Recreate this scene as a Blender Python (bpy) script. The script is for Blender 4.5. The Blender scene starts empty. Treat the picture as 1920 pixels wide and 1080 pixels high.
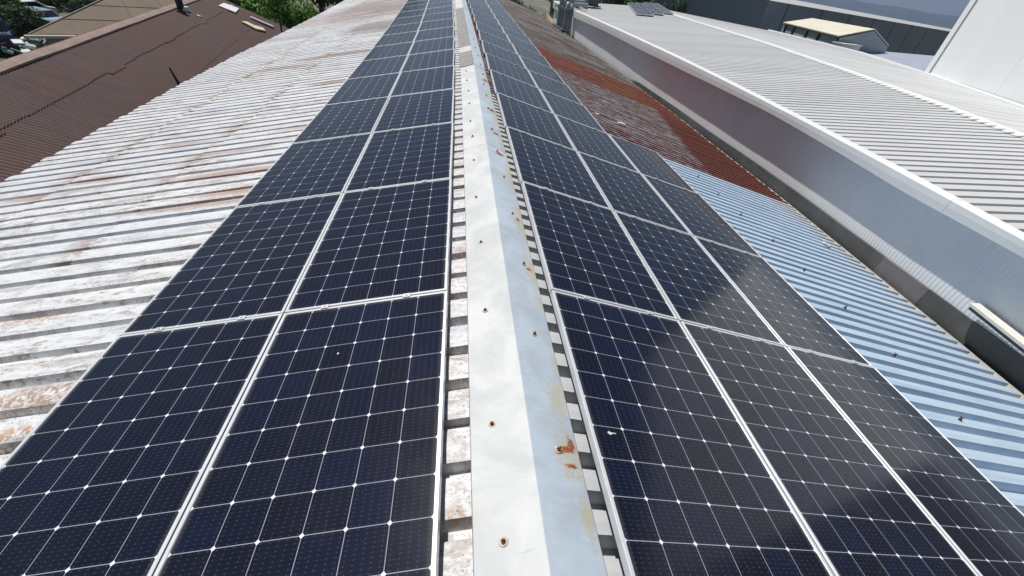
import bpy, bmesh, math, random
from mathutils import Vector, Matrix, noise as mnoise
random.seed(7)
C = bpy.context.scene
COL = C.collection

# ------------------------------------------------------------------ camera
cam_d = bpy.data.cameras.new('camera'); cam = bpy.data.objects.new('camera', cam_d); COL.objects.link(cam)
yaw, pitch, roll = 0.1880, 0.6454, 0.1511
F = Vector((math.sin(yaw)*math.cos(pitch), math.cos(yaw)*math.cos(pitch), -math.sin(pitch)))
R0 = Vector((math.cos(yaw), -math.sin(yaw), 0)); U0 = R0.cross(F)
R = R0*math.cos(roll)+U0*math.sin(roll); U = -R0*math.sin(roll)+U0*math.cos(roll)
cam.matrix_world = Matrix(((R.x, U.x, -F.x, -0.1535), (R.y, U.y, -F.y, 0), (R.z, U.z, -F.z, 1.5986), (0, 0, 0, 1)))
cam_d.sensor_width = 36; cam_d.lens = 785.16/1920*36; cam_d.clip_start = .05; cam_d.clip_end = 30000
C.camera = cam

# ------------------------------------------------------------------ light
SUN = Vector((-.27, .44, 1)).normalized()
w = bpy.data.worlds.new('World'); C.world = w; w.use_nodes = True
nt = w.node_tree; bg = nt.nodes['Background']
sky = nt.nodes.new('ShaderNodeTexSky'); sky.sky_type = 'NISHITA'; sky.sun_disc = False
sky.sun_elevation = math.asin(SUN.z); sky.sun_rotation = math.atan2(SUN.x, SUN.y)
sky.air_density = 1.0; sky.dust_density = 1.3; sky.ozone_density = 1.6
nt.links.new(sky.outputs[0], bg.inputs[0]); bg.inputs[1].default_value = .038
sd = bpy.data.lights.new('sun', 'SUN'); sd.energy = 3.9; sd.angle = math.radians(.5); sd.color = (1, .98, .945)
so = bpy.data.objects.new('sun', sd); COL.objects.link(so)
so.rotation_euler = (-SUN).to_track_quat('-Z', 'Y').to_euler(); so.location = (-20, 20, 60)
C.view_settings.view_transform = 'Standard'; C.view_settings.look = 'None'
C.view_settings.exposure = 0.27; C.view_settings.gamma = 1; C.view_settings.use_curve_mapping = False
C.render.engine = 'CYCLES'; C.cycles.max_bounces = 6; C.cycles.caustics_reflective = False; C.cycles.caustics_refractive = False

# ------------------------------------------------------------------ helpers
KZ, KX = .0008, -.0007
def quad(k, y): return k*y*y if y < 16 else k*256+2*k*16*(y-16)
def S(y): return quad(KZ, y)
def D(y): return quad(KX, y)
AL, AR = .2219, .2362
XL, XR = .1612, .5044
def lerp(y, ys, xs):
    if y <= ys[0]: return xs[0]
    for i in range(len(ys)-1):
        if y <= ys[i+1]:
            t = (y-ys[i])/(ys[i+1]-ys[i]); return xs[i]+t*(xs[i+1]-xs[i])
    return xs[-1]

class MB:
    def __init__(s): s.v = []; s.f = []; s.m = []
    def add(s, vs, fs, m=0):
        n = len(s.v); s.v += [tuple(p) for p in vs]; s.f += [tuple(n+i for i in f) for f in fs]; s.m += [m]*len(fs)
    def box(s, a, b, m=0, T=None):
        x0, y0, z0 = a; x1, y1, z1 = b
        vs = [(x0,y0,z0),(x1,y0,z0),(x1,y1,z0),(x0,y1,z0),(x0,y0,z1),(x1,y0,z1),(x1,y1,z1),(x0,y1,z1)]
        if T: vs = [T(*p) for p in vs]
        s.add(vs, [(0,3,2,1),(4,5,6,7),(0,1,5,4),(1,2,6,5),(2,3,7,6),(3,0,4,7)], m)
    def grid(s, rows, m=0, close=False):
        n = len(s.v); k = len(rows[0])
        for r in rows: s.v += [tuple(p) for p in r]
        for i in range(len(rows)-1):
            for j in range(k-1 if not close else k):
                j2 = (j+1) % k
                s.f.append((n+i*k+j, n+i*k+j2, n+(i+1)*k+j2, n+(i+1)*k+j)); s.m.append(m)
    def tube(s, pts, r, seg=8, m=0, caps=True):
        pts = [Vector(p) for p in pts]; rings = []
        for i, p in enumerate(pts):
            d = (pts[min(i+1, len(pts)-1)]-pts[max(i-1, 0)]).normalized()
            a = d.orthogonal().normalized(); b = d.cross(a)
            rr = r[i] if isinstance(r, (list, tuple)) else r
            rings.append([p+a*rr*math.cos(2*math.pi*k/seg)+b*rr*math.sin(2*math.pi*k/seg) for k in range(seg)])
        n = len(s.v); s.grid(rings, m, True)
        if caps:
            s.f += [tuple(n+k for k in range(seg))[::-1], tuple(n+(len(pts)-1)*seg+k for k in range(seg))]; s.m += [m, m]
    def prism(s, poly, z0, z1, m=0):
        n = len(poly)
        s.add([(x, y, z0) for x, y in poly]+[(x, y, z1) for x, y in poly],
              [tuple(range(n))[::-1], tuple(range(n, 2*n))]+[(i, (i+1) % n, n+(i+1) % n, n+i) for i in range(n)], m)
    def build(s, name, mats, parent=None, smooth=False, fix=True):
        me = bpy.data.meshes.new(name); me.from_pydata(s.v, [], s.f)
        for mt in (mats if isinstance(mats, (list, tuple)) else [mats]): me.materials.append(mt)
        me.polygons.foreach_set('material_index', s.m)
        if smooth: me.polygons.foreach_set('use_smooth', [True]*len(s.f))
        if fix:
            bm = bmesh.new(); bm.from_mesh(me); bmesh.ops.recalc_face_normals(bm, faces=bm.faces); bm.to_mesh(me); bm.free()
        me.update()
        o = bpy.data.objects.new(name, me); COL.objects.link(o)
        if parent: o.parent = parent
        return o
def empty(name, loc=(0, 0, 0)):
    o = bpy.data.objects.new(name, None); COL.objects.link(o); o.location = loc; return o
def tag(o, label=None, cat=None, group=None, kind=None):
    if label: o['label'] = label
    if cat: o['category'] = cat
    if group: o['group'] = group
    if kind: o['kind'] = kind
    return o
def local(o, parent):          # keep a world-space mesh where it is under a moved parent
    o.parent = parent; o.matrix_parent_inverse = Matrix.Translation(-Vector(parent.location)); return o

# ------------------------------------------------------------------ materials
class NT:
    def __init__(s, name):
        s.mat = bpy.data.materials.new(name); s.mat.use_nodes = True; s.n = s.mat.node_tree.nodes; s.l = s.mat.node_tree.links
        s.b = s.n['Principled BSDF']; s.tc = s.n.new('ShaderNodeTexCoord')
    def sock(s, x, inp):
        if hasattr(x, 'is_output') or isinstance(x, bpy.types.NodeSocket): s.l.new(x, inp)
        elif isinstance(x, (tuple, list)):
            inp.default_value = (*x, 1) if len(x) == 3 and len(inp.default_value) == 4 else x
        else: inp.default_value = x
    def math(s, op, a, b=0, c=0, clamp=False):
        n = s.n.new('ShaderNodeMath'); n.operation = op; n.use_clamp = clamp
        s.sock(a, n.inputs[0]); s.sock(b, n.inputs[1])
        if op in ('MULTIPLY_ADD', 'WRAP', 'COMPARE'): s.sock(c, n.inputs[2])
        return n.outputs[0]
    def map(s, src, scale=(1, 1, 1), loc=(0, 0, 0)):
        n = s.n.new('ShaderNodeMapping'); n.inputs['Scale'].default_value = scale; n.inputs['Location'].default_value = loc
        s.l.new(src, n.inputs[0]); return n.outputs[0]
    def noise(s, vec, scale=5, detail=4, rough=.6, dist=0):
        n = s.n.new('ShaderNodeTexNoise'); n.inputs['Scale'].default_value = scale; n.inputs['Detail'].default_value = detail
        n.inputs['Roughness'].default_value = rough; n.inputs['Distortion'].default_value = dist; s.l.new(vec, n.inputs['Vector']); return n.outputs[0]
    def step(s, x, a, b):
        n = s.n.new('ShaderNodeMapRange'); n.interpolation_type = 'SMOOTHSTEP'; s.sock(x, n.inputs[0])
        s.sock(a, n.inputs[1]); s.sock(b, n.inputs[2]); n.inputs[3].default_value = 0; n.inputs[4].default_value = 1; return n.outputs[0]
    def mix(s, f, a, b):
        n = s.n.new('ShaderNodeMix'); n.data_type = 'RGBA'; s.sock(f, n.inputs[0]); s.sock(a, n.inputs[6]); s.sock(b, n.inputs[7]); return n.outputs[2]
    def sep(s, v):
        n = s.n.new('ShaderNodeSeparateXYZ'); s.l.new(v, n.inputs[0]); return n.outputs
    def comb(s, x, y, z=0):
        n = s.n.new('ShaderNodeCombineXYZ'); s.sock(x, n.inputs[0]); s.sock(y, n.inputs[1]); s.sock(z, n.inputs[2]); return n.outputs[0]
    def white(s, v, dim='3D'):
        n = s.n.new('ShaderNodeTexWhiteNoise'); n.noise_dimensions = dim; s.l.new(v, n.inputs['Vector']); return n.outputs[0]
    def bump(s, h, strength=.3, dist=.01):
        n = s.n.new('ShaderNodeBump'); n.inputs['Strength'].default_value = strength; n.inputs['Distance'].default_value = dist
        s.l.new(h, n.inputs['Height']); s.l.new(n.outputs[0], s.b.inputs['Normal'])
    def done(s, col, rough=.6, metal=0, spec=.5):
        s.sock(col, s.b.inputs['Base Color']); s.sock(rough, s.b.inputs['Roughness']); s.sock(metal, s.b.inputs['Metallic'])
        s.b.inputs['Specular IOR Level'].default_value = spec; return s.mat

def mottled(name, a, b, rough=.6, scale=3, metal=0, stretch=(1, 1, 1), c=None, bump=.0, spec=.5):
    t = NT(name); v = t.map(t.tc.outputs['Object'], stretch)
    f = t.step(t.noise(v, scale, 6, .65), .35, .65); col = t.mix(f, a, b)
    if c: col = t.mix(t.step(t.noise(v, scale*3.1, 6, .7), .56, .66), col, c)
    if bump: t.bump(t.noise(v, scale*6, 4), bump, .02)
    return t.done(col, rough, metal, spec)

# old white-painted sheets, paint worn to rust
def m_left():
    t = NT('worn_white_paint'); P = t.tc.outputs['Object']; x, y, z = t.sep(P)
    sheet = t.math('FLOOR', t.math('DIVIDE', y, .92)); rnd = t.white(t.comb(sheet, 3.3))
    lapx = t.math('ADD', t.math('LESS_THAN', x, -3.35), t.math('LESS_THAN', x, -4.8)); rnd2 = t.white(t.comb(sheet, lapx, 7.7))
    vs = t.map(P, (1.3, 4.5, 1)); n1 = t.noise(vs, 1.3, 8, .68, .4); n2 = t.noise(t.map(P, (3, 9, 1), (5, 2, 0)), 2.2, 8, .75)
    n3 = t.noise(t.map(P, (1, 2, 1), (9, 1, 0)), .45, 3, .5)
    base = t.mix(t.step(n2, .35, .7), (.72, .725, .72), (.57, .58, .585))
    base = t.mix(t.step(n1, .49, .68), base, (.40, .395, .40))
    base = t.mix(t.math('MULTIPLY', t.step(t.noise(t.map(P, (2.2, 7, 1), (2, 8, 0)), 3.1, 7, .78), .55, .63), .5), base, (.30, .265, .25))
    base = t.mix(t.math('MULTIPLY', t.step(n2, .535, .62), t.step(n3, .40, .58)), base, (.34, .26, .21))
    def blob(cx, cy, rx, ry):
        dx = t.math('DIVIDE', t.math('SUBTRACT', x, cx), rx); dy = t.math('DIVIDE', t.math('SUBTRACT', y, cy), ry)
        d = t.math('SQRT', t.math('ADD', t.math('MULTIPLY', dx, dx), t.math('MULTIPLY', dy, dy)))
        return t.step(t.math('ADD', d, t.math('MULTIPLY', t.math('SUBTRACT', n2, .5), 3.2)), 1.2, .7)
    rust = blob(-2.0, 4.36, .85, .13)
    for a in ((-2.6, 4.12, .9, .10), (-2.6, 4.9, .7, .10), (-3.0, 5.7, .5, .09), (-4.4, 5.35, .35, .12), (-4.9, 5.7, .3, .12), (-5.1, 5.1, .3, .1), (-2.0, 6.4, .5, .1), (-1.5, 8.3, .7, .12), (-2.6, 9.2, .5, .12), (-3.9, 6.4, .4, .1), (-4.3, 11.5, .7, .2)):
        rust = t.math('MAXIMUM', rust, blob(*a))
    base = t.mix(t.math('MULTIPLY', rust, .8), base, t.mix(t.step(n2, .35, .6), (.46, .33, .28), (.30, .17, .125)))
    dark = t.math('MAXIMUM', blob(-2.7, 16.6, 1.1, 1.3), blob(-3.6, 23, 2.0, 4.0)); dark = t.math('MAXIMUM', dark, blob(-3.0, 12.3, 1.2, .25))
    base = t.mix(t.math('MULTIPLY', dark, .8), base, (.25, .18, .15))
    og = blob(-2.38, 1.72, .32, .09)
    for a in ((-2.3, 1.45, .3, .07), (-3.1, 2.5, .35, .07), (-2.1, .9, .4, .1), (-.1, .75, .05, .035), (-.08, 2.6, .05, .05)): og = t.math('MAXIMUM', og, blob(*a))
    base = t.mix(t.math('MULTIPLY', t.math('MULTIPLY', og, .85), t.step(t.noise(P, 34, 4, .7), .44, .56)), base, t.mix(t.step(n1, .4, .6), (.50, .27, .11), (.28, .16, .10)))
    # general ageing further up the roof, sheet by sheet
    far = t.step(y, 9, 20); base = t.mix(t.math('MULTIPLY', t.math('MULTIPLY', far, t.step(t.math('ADD', rnd2, t.math('MULTIPLY', n1, .6)), .55, 1.2)), .6), base, (.36, .27, .23))
    base = t.mix(t.math('MULTIPLY', t.math('GREATER_THAN', rnd, .72), .18), base, (.45, .42, .42))
    fl = t.noise(t.map(P, (7, 16, 1), (2, 2, 0)), 3.0, 8, .8); base = t.mix(t.math('MULTIPLY', t.step(fl, .575, .62), t.step(n1, .42, .6)), base, (.37, .33, .31))
    near = t.math('MULTIPLY', t.step(x, -.45, -.3), t.step(t.noise(t.map(P, (6, 9, 1)), 5, 6, .75), .46, .56)); base = t.mix(t.math('MULTIPLY', near, .7), base, (.44, .38, .34))
    base = t.mix(t.math('MULTIPLY', t.step(t.noise(t.map(P, (.5, 1.2, 1), (7, 7, 0)), .9, 3, .5), .5, .62), .35), base, (.55, .59, .64))
    rl_ = t.white(t.comb(t.math('FLOOR', t.math('DIVIDE', y, .232)), 8.1))
    def lapr(x0):
        d = t.math('SUBTRACT', x0, x); d = t.math('ADD', d, t.math('MULTIPLY', t.math('SUBTRACT', n2, .5), .9))
        return t.math('MULTIPLY', t.math('MULTIPLY', t.step(d, -.05, .03), t.step(d, .30, .05)), t.step(t.math('ADD', t.math('MULTIPLY', rl_, .6), n2), .88, 1.02))
    lr_ = t.math('MAXIMUM', lapr(-3.36), lapr(-4.82)); base = t.mix(t.math('MULTIPLY', lr_, .75), base, t.mix(t.step(n1, .42, .58), (.34, .25, .18), (.24, .16, .135)))
    spk = t.step(t.noise(P, 75, 2, .6), .62, .68); base = t.mix(t.math('MULTIPLY', spk, t.step(n1, .42, .55)), base, (.20, .14, .11))
    t.bump(n2, .35, .01)
    return t.done(base, t.math('MULTIPLY_ADD', n2, .4, .3), 0, .4)

def m_right():
    t = NT('zinc_and_rust'); P = t.tc.outputs['Object']; x, y, z = t.sep(P)
    n1 = t.noise(t.map(P, (1.1, 5, 1)), 1.2, 8, .68, .3); n2 = t.noise(t.map(P, (2.5, 12, 1), (3, 3, 0)), 2, 7, .7); n3 = t.noise(P, .8, 3, .5)
    zinc = t.mix(t.step(n1, .35, .7), (.48, .58, .68), (.38, .48, .59))
    zinc = t.mix(t.math('MULTIPLY', t.step(x, .7, .45), .8), zinc, (.52, .50, .47))
    zinc = t.mix(t.math('MULTIPLY', t.step(x, 5.9, 6.5), t.step(n2, .4, .6)), zinc, (.45, .40, .38))
    grey = t.mix(t.step(n1, .35, .65), (.33, .335, .35), (.15, .13, .125))
    grey = t.mix(t.step(n2, .47, .55), grey, (.14, .045, .032))
    nb = t.noise(t.map(P, (.5, 1.1, 1), (2, 0, 0)), 1.0, 6, .65, .6); far = t.mix(t.step(nb, .42, .58), (.15, .095, .085), (.27, .275, .245)); far = t.mix(t.step(n2, .5, .6), far, (.10, .065, .06)); far = t.mix(t.math('MULTIPLY', t.step(nb, .60, .66), .6), far, (.24, .11, .07))
    old = t.mix(t.step(t.math('ADD', y, t.math('MULTIPLY', n1, 2)), 16.6, 18.6), grey, far)
    red = t.mix(t.step(n2, .38, .6), (.17, .040, .022), (.085, .022, .016)); red = t.mix(t.math('MULTIPLY', t.step(y, 11, 15), t.step(n1, .4, .55)), red, (.24, .078, .038))
    ya = t.math('ADD', y, t.math('MULTIPLY', t.math('SUBTRACT', n1, .5), 1.6)); xa = t.math('ADD', x, t.math('MULTIPLY', t.math('SUBTRACT', n1, .5), .8))
    band = t.math('MULTIPLY', t.step(ya, 12.9, 13.4), t.step(ya, 17.1, 16.4))
    e_edge = t.math('SUBTRACT', t.math('MULTIPLY', t.math('SUBTRACT', ya, 7.4), .22), -4.75)
    eave = t.math('MULTIPLY', t.step(t.math('SUBTRACT', xa, e_edge), -.12, .12), t.step(ya, 14.2, 13.6))
    thin = t.math('MULTIPLY', t.math('LESS_THAN', y, 8.2), t.step(n2, .44, .5))
    m = t.math('MAXIMUM', band, t.math('MAXIMUM', eave, t.math('MULTIPLY', thin, .85)), clamp=True)
    oldc = t.mix(m, old, red)
    isold = t.math('GREATER_THAN', t.math('ADD', y, t.math('MULTIPLY', t.math('SUBTRACT', n2, .5), .10)), 7.37); col = t.mix(isold, zinc, oldc)
    t.bump(n2, .25, .01)
    return t.done(col, t.math('MULTIPLY_ADD', isold, .3, .38), 0.0)

def m_cap():
    t = NT('galvanised_cap'); P = t.tc.outputs['Object']; x, y, z = t.sep(P)
    n4 = t.noise(P, 42, 6, .75, .6); n1 = t.noise(P, 3, 6, .6, .5); n2 = t.noise(P, 22, 5, .7); n3 = t.noise(t.map(P, (1, 3, 1)), 9, 6, .7)
    xc = t.math('SUBTRACT', x, t.math('MULTIPLY', t.math('MULTIPLY', y, y), KX))
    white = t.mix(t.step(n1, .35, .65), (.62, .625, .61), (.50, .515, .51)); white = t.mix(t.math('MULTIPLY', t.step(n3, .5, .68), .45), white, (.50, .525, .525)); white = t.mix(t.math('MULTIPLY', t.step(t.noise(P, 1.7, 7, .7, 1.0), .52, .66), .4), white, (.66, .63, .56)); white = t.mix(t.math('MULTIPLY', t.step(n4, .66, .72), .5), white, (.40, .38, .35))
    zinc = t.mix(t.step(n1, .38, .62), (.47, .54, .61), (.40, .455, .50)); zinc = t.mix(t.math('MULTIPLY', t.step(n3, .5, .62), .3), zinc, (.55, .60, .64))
    side = t.step(xc, .214, .22)  # left flank coloured paler, right flank darker and bluer, split at the crest
    ys = t.math('MULTIPLY', t.step(xc, .37, .455), t.step(t.noise(t.map(P, (1, 2.2, 1), (4, 4, 0)), 2.3, 6, .65), .5, .62))
    zinc = t.mix(t.math('MULTIPLY', ys, .75), zinc, (.46, .41, .30))
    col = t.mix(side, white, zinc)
    def st(cx, cy, rx, ry, amp=1.2):
        dx = t.math('DIVIDE', t.math('SUBTRACT', xc, cx), rx); dy = t.math('DIVIDE', t.math('SUBTRACT', y, cy), ry)
        d = t.math('SQRT', t.math('ADD', t.math('MULTIPLY', dx, dx), t.math('MULTIPLY', dy, dy)))
        return t.step(t.math('ADD', d, t.math('MULTIPLY', t.math('SUBTRACT', n4, .5), amp*2.6)), 1.15, .55)
    r = st(.352, .975, .03, .016, .5)
    for a in ((.385, .985, .050, .018, .9), (.412, 1.015, .020, .045, 1.2), (.395, .91, .03, .012, 1.2), (.40, 2.36, .02, .02, 1.4), (.40, 3.06, .02, .04, 1.5),
              (.36, 4.5, .05, .05, 1), (.37, 5.2, .05, .05, 1), (.335, 1.688, .010, .014, .3), (.385, 6.2, .05, .09, 1.4), (.39, 8.0, .05, .12, 1.4)):
        r = t.math('MAXIMUM', r, st(*a))
    col = t.mix(r, col, t.mix(t.step(n2, .4, .6), (.40, .13, .04), (.22, .075, .035)))
    for k_, yy_ in enumerate((2.403, 3.132, 3.87, 4.546, 5.287, 6.198, 6.9, 7.6, 8.4)):
        r = t.math('MAXIMUM', r, t.math('MULTIPLY', st(.375, yy_+.005, .060, .013+.006*k_, .8), .8))
    r = t.math('MAXIMUM', r, t.math('MULTIPLY', t.math('MULTIPLY', t.step(xc, .39, .44), t.step(t.noise(t.map(P, (1, 1.6, 1), (6, 2, 0)), 11, 6, .75), .60, .66)), .8))
    halo = st(.40, .96, .075, .13, 1.6)
    for k_, yy_ in enumerate((2.36, 3.08, 4.0, 4.9, 5.9, 7.0, 8.2)): halo = t.math('MAXIMUM', halo, st(.42, yy_, .05, .22+.05*k_, 1.3)); halo = t.math('MAXIMUM', halo, st(.41, .70, .03, .10, 1.6)); halo = t.math('MAXIMUM', halo, st(.395, 1.25, .05, .12, 1.6))
    col = t.mix(t.math('MULTIPLY', t.math('MULTIPLY', halo, t.math('SUBTRACT', 1, r)), .55), col, (.47, .40, .24))
    sc = t.step(t.noise(t.map(P, (1, 6, 1), (1, 1, 0)), 7, 3, .5, 1.5), .70, .72); col = t.mix(t.math('MULTIPLY', sc, .4), col, (.4, .4, .4))
    t.bump(t.math('ADD', n1, t.math('MULTIPLY', n2, .15)), .35, .012)
    return t.done(col, t.math('MULTIPLY_ADD', n1, .2, .55), t.math('MULTIPLY', side, .2), .35)

def m_cells():
    t = NT('solar_cells'); uv = t.tc.outputs['UV']; u, v, _ = t.sep(uv)
    fu = t.math('FRACT', u); fv = t.math('FRACT', v); cu = t.math('FLOOR', u); cv = t.math('FLOOR', v)
    au = t.math('ABSOLUTE', t.math('SUBTRACT', fu, .5)); av = t.math('ABSOLUTE', t.math('SUBTRACT', fv, .5))
    line = t.math('MAXIMUM', t.math('GREATER_THAN', au, .491), t.math('GREATER_THAN', av, .491))
    dia = t.math('GREATER_THAN', t.math('ADD', au, av), .937)
    ob = t.n.new('ShaderNodeObjectInfo').outputs['Random']
    w1 = t.white(t.comb(cu, cv, ob)); w2 = t.white(t.comb(cv, cu, t.math('ADD', ob, 3.1))); wo = t.white(t.comb(ob, 1.7))
    c = t.mix(w1, (.0056, .0064, .0135), (.0060, .0078, .0195))
    c = t.mix(t.math('MULTIPLY', t.step(t.math('ADD', w2, t.math('MULTIPLY', wo, .6)), .80, 1.5), .45), c, (.0065, .0100, .036))
    # finger pads: faint dotted rows between the busbars
    bu = t.math('ABSOLUTE', t.math('SUBTRACT', t.math('FRACT', t.math('MULTIPLY', fv, 10)), .5)); bv = t.math('ABSOLUTE', t.math('SUBTRACT', t.math('FRACT', t.math('MULTIPLY', fu, 5)), .5))
    dot = t.math('MULTIPLY', t.math('LESS_THAN', bu, .16), t.math('LESS_THAN', bv, .10)); c = t.mix(t.math('MULTIPLY', dot, .5), c, (.05, .06, .09))
    bus = t.math('LESS_THAN', bu, .04); c = t.mix(t.math('MULTIPLY', bus, .12), c, (.06, .07, .09))
    c = t.mix(t.math('MULTIPLY', line, .75), c, (.42, .43, .47)); c = t.mix(dia, c, (.74, .75, .78))
    P = t.tc.outputs['Object']; d = t.noise(P, 4, 6, .65)
    # dust caught along the frame
    eu = t.math('MINIMUM', u, t.math('SUBTRACT', 6, u)); ev = t.math('MINIMUM', v, t.math('SUBTRACT', 10, v)); e = t.math('MINIMUM', eu, ev)
    dust = t.math('MULTIPLY', t.step(t.math('ADD', e, t.math('MULTIPLY', d, .15)), .22, .06), .10); dust = t.math('ADD', dust, t.math('MULTIPLY', t.step(d, .4, .75), .006))
    c = t.mix(dust, c, (.42, .40, .34))
    sp = t.step(t.noise(t.comb(u, v, ob), 38, 1, .5), .785, .80); c = t.mix(t.math('MULTIPLY', sp, .6), c, (.5, .5, .48))
    return t.done(c, t.math('MULTIPLY_ADD', d, .08, .09), 0, .42)

M_LEFT, M_RIGHT, M_CAP, M_CELL = m_left(), m_right(), m_cap(), m_cells()
M_FRAME = mottled('anodised_aluminium', (.62, .63, .65), (.70, .70, .71), .38, 6, .25)
M_DULL = mottled('dull_grey_sheet', (.21, .20, .18), (.28, .265, .245), .6, 4, 0, (1, 1, 1), (.2, .17, .14))
M_WHITE = mottled('white_coated_metal', (.70, .72, .70), (.76, .765, .745), .45, 1.2)
M_RUSTY = mottled('rusty_steel', (.06, .028, .02), (.17, .07, .035), .8, 60)
M_WASH = mottled('rubber_and_rust_washer', (.45, .32, .22), (.62, .55, .48), .7, 50)
M_WALLOLD = mottled('grey_block_wall', (.30, .29, .27), (.38, .37, .35), .9, 1.5)
M_DARKFL = mottled('dark_grey_flashing', (.07, .075, .077), (.10, .105, .105), .6, 2)
M_PALE = mottled('weathered_timber_edge', (.50, .44, .36), (.36, .31, .26), .85, 6, 0, (1, 1, 1), (.56, .52, .46))
def m_clad():
    t = NT('pale_grey_cladding'); P = t.tc.outputs['Object']; x, y, z = t.sep(P)
    a = t.noise(t.map(P, (1, .8, .6)), 1.2, 5, .6); st = t.noise(t.map(P, (1, 7, .35)), 2.2, 5, .7)
    c = t.mix(t.step(a, .35, .65), (.72, .745, .76), (.77, .79, .80)); c = t.mix(t.math('MULTIPLY', t.step(st, .58, .72), .25), c, (.5, .5, .49)); c = t.mix(t.math('MULTIPLY', t.step(z, -1.05, -1.4), .25), c, (.5, .47, .42))
    return t.done(c, .8, 0, .3)
M_CLAD = m_clad()
_unused = mottled('pale_grey_cladding', (.62, .635, .64), (.67, .68, .675), .85, .7)
def m_nroof():
    t = NT('light_grey_roof_sheet'); P = t.tc.outputs['Object']; x, y, z = t.sep(P)
    sh = t.white(t.comb(t.math('FLOOR', t.math('DIVIDE', y, .94)), 2.2)); a = t.noise(t.map(P, (.35, 3, 1)), 1.2, 6, .65); b = t.noise(P, .5, 4, .6)
    c = t.mix(sh, (.50, .505, .50), (.56, .56, .56)); c = t.mix(t.math('MULTIPLY', t.step(a, .45, .7), .45), c, (.40, .41, .41)); c = t.mix(t.math('MULTIPLY', t.step(b, .5, .65), .2), c, (.60, .57, .55))
    return t.done(c, .55, 0, .35)
M_NROOF = m_nroof()
_unused = mottled('light_grey_roof_sheet', (.44, .455, .455), (.50, .51, .505), .5, .5, .0, (1, 4, 1))
M_GREYP = mottled('blue_grey_paint', (.175, .21, .25), (.195, .235, .27), .5, .15)
M_GREYL = mottled('pale_blue_grey_paint', (.27, .32, .36), (.30, .35, .38), .5, .2)
M_BLACK = mottled('dark_gap', (.015, .018, .02), (.03, .03, .032), .7, 3)
M_PLASTER = mottled('white_wall_panel', (.69, .71, .72), (.74, .75, .74), .6, .35)
M_YROOF = mottled('sandy_yellow_roof', (.60, .55, .43), (.65, .61, .51), .7, .8)

# ------------------------------------------------------------------ the old factory
bld = tag(empty('factory_building', (0, 17, -7)), 'long old factory with worn white and rusty corrugated roof carrying the solar panels', 'building')
Y0, Y1 = -1.6, 37.0
def rib_profile(pitch, vw, vd, jit=0.01, dome=1.0):
    """[(y, dz)] crest wide, valley narrow, down the whole roof"""
    out = []; y = Y0
    while y < Y1:
        j = random.uniform(-jit, jit); jd = random.uniform(-.004, .004)
        cw = pitch-vw
        out += [(y+.008+j, -.009*dome), (y+cw*.22+j, 0), (y+cw*.5+j, .003), (y+cw*.78+j, 0), (y+cw-.008+j, -.010*dome), (y+cw+.006+j, -vd+jd), (y+pitch-.006+j, -vd+jd)]
        y += pitch
    return out
LE = ([-2, 2, 5.8, 8.3, 11.2, 14.5, 18.3, 23.4, 37], [5.75, 5.85, 5.99, 6.18, 6.40, 6.45, 6.25, 6.1, 6.0])
RE = ([-2, 2.4, 3.7, 5.4, 8.1, 11, 13.6, 18, 21.5, 26, 32, 37], [6.15, 6.28, 6.47, 6.67, 6.97, 7.08, 7.22, 7.12, 7.1, 6.9, 6.74, 6.45])
def left_pt(x, y, dz): return (x+D(y), y, -.1+math.tan(AL)*(x+XL)+S(y)+dz)
def right_pt(x, y, dz): return (x+D(y), y, -.1+math.tan(AR)*(XR-x)+S(y)+dz)
prof = rib_profile(.232, .052, .060, .012, .5)
bends = [random.uniform(-.006, .006) for _ in range(60)]
def strip(x0f, x1f, drop, dy):
    mb = MB(); rows = []
    for i, (y, dz) in enumerate(prof):
        k = i//7; a, b = x0f(y, k), x1f(y, k); row = []
        for s in range(9):
            x = a+(b-a)*s/8; wob = .006*mnoise.noise(Vector((x*.9, y*.7, 0)))
            row.append(left_pt(x, y+dy+wob, dz+drop+.006*mnoise.noise(Vector((x*.6, y*1.3, 5)))))
        rows.append(row)
    mb.grid(rows); return mb
rj = [random.uniform(-.06, .06) for _ in range(400)]; rj2 = [random.uniform(-.07, .07) for _ in range(400)]
lap1 = lambda y, k: -3.35+rj[k//3]+(.015 if k % 2 else 0)
lap2 = lambda y, k: -4.80+rj2[k//3]
eL = lambda y, k: -lerp(y, *LE)-.02*(k % 3)
for x0f, x1f, drop, dy in ((lambda y, k: .17, lap1, 0, 0), (lambda y, k: -3.15, lap2, -.018, .035), (lambda y, k: -4.6, eL, -.036, .065)):
    o = strip(x0f, x1f, drop, dy).build('roof_sheet', M_LEFT); local(o, bld)
prof = rib_profile(.173, .064, .085, .003, .1)
mb = MB(); rows = []
for i, (y, dz) in enumerate(prof):
    k = i//7; a, b = .19, lerp(y, *RE)-.05*((k*7) % 3)/2-.03
    ofs = (.03*mnoise.noise(Vector((k*.7, 3, 1)))) if y > 7.37 else 0
    rows.append([right_pt(a+(b-a)*s/12, y, dz+ofs*.35+(.004*mnoise.noise(Vector((s*.8, y*1.3, 9))))) for s in range(13)])
mb.grid(rows); rr = mb.build('roof_sheet', M_RIGHT); local(rr, bld)
rr['label'] = 'right slope of bluish zinc sheets turning to red rust'
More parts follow.
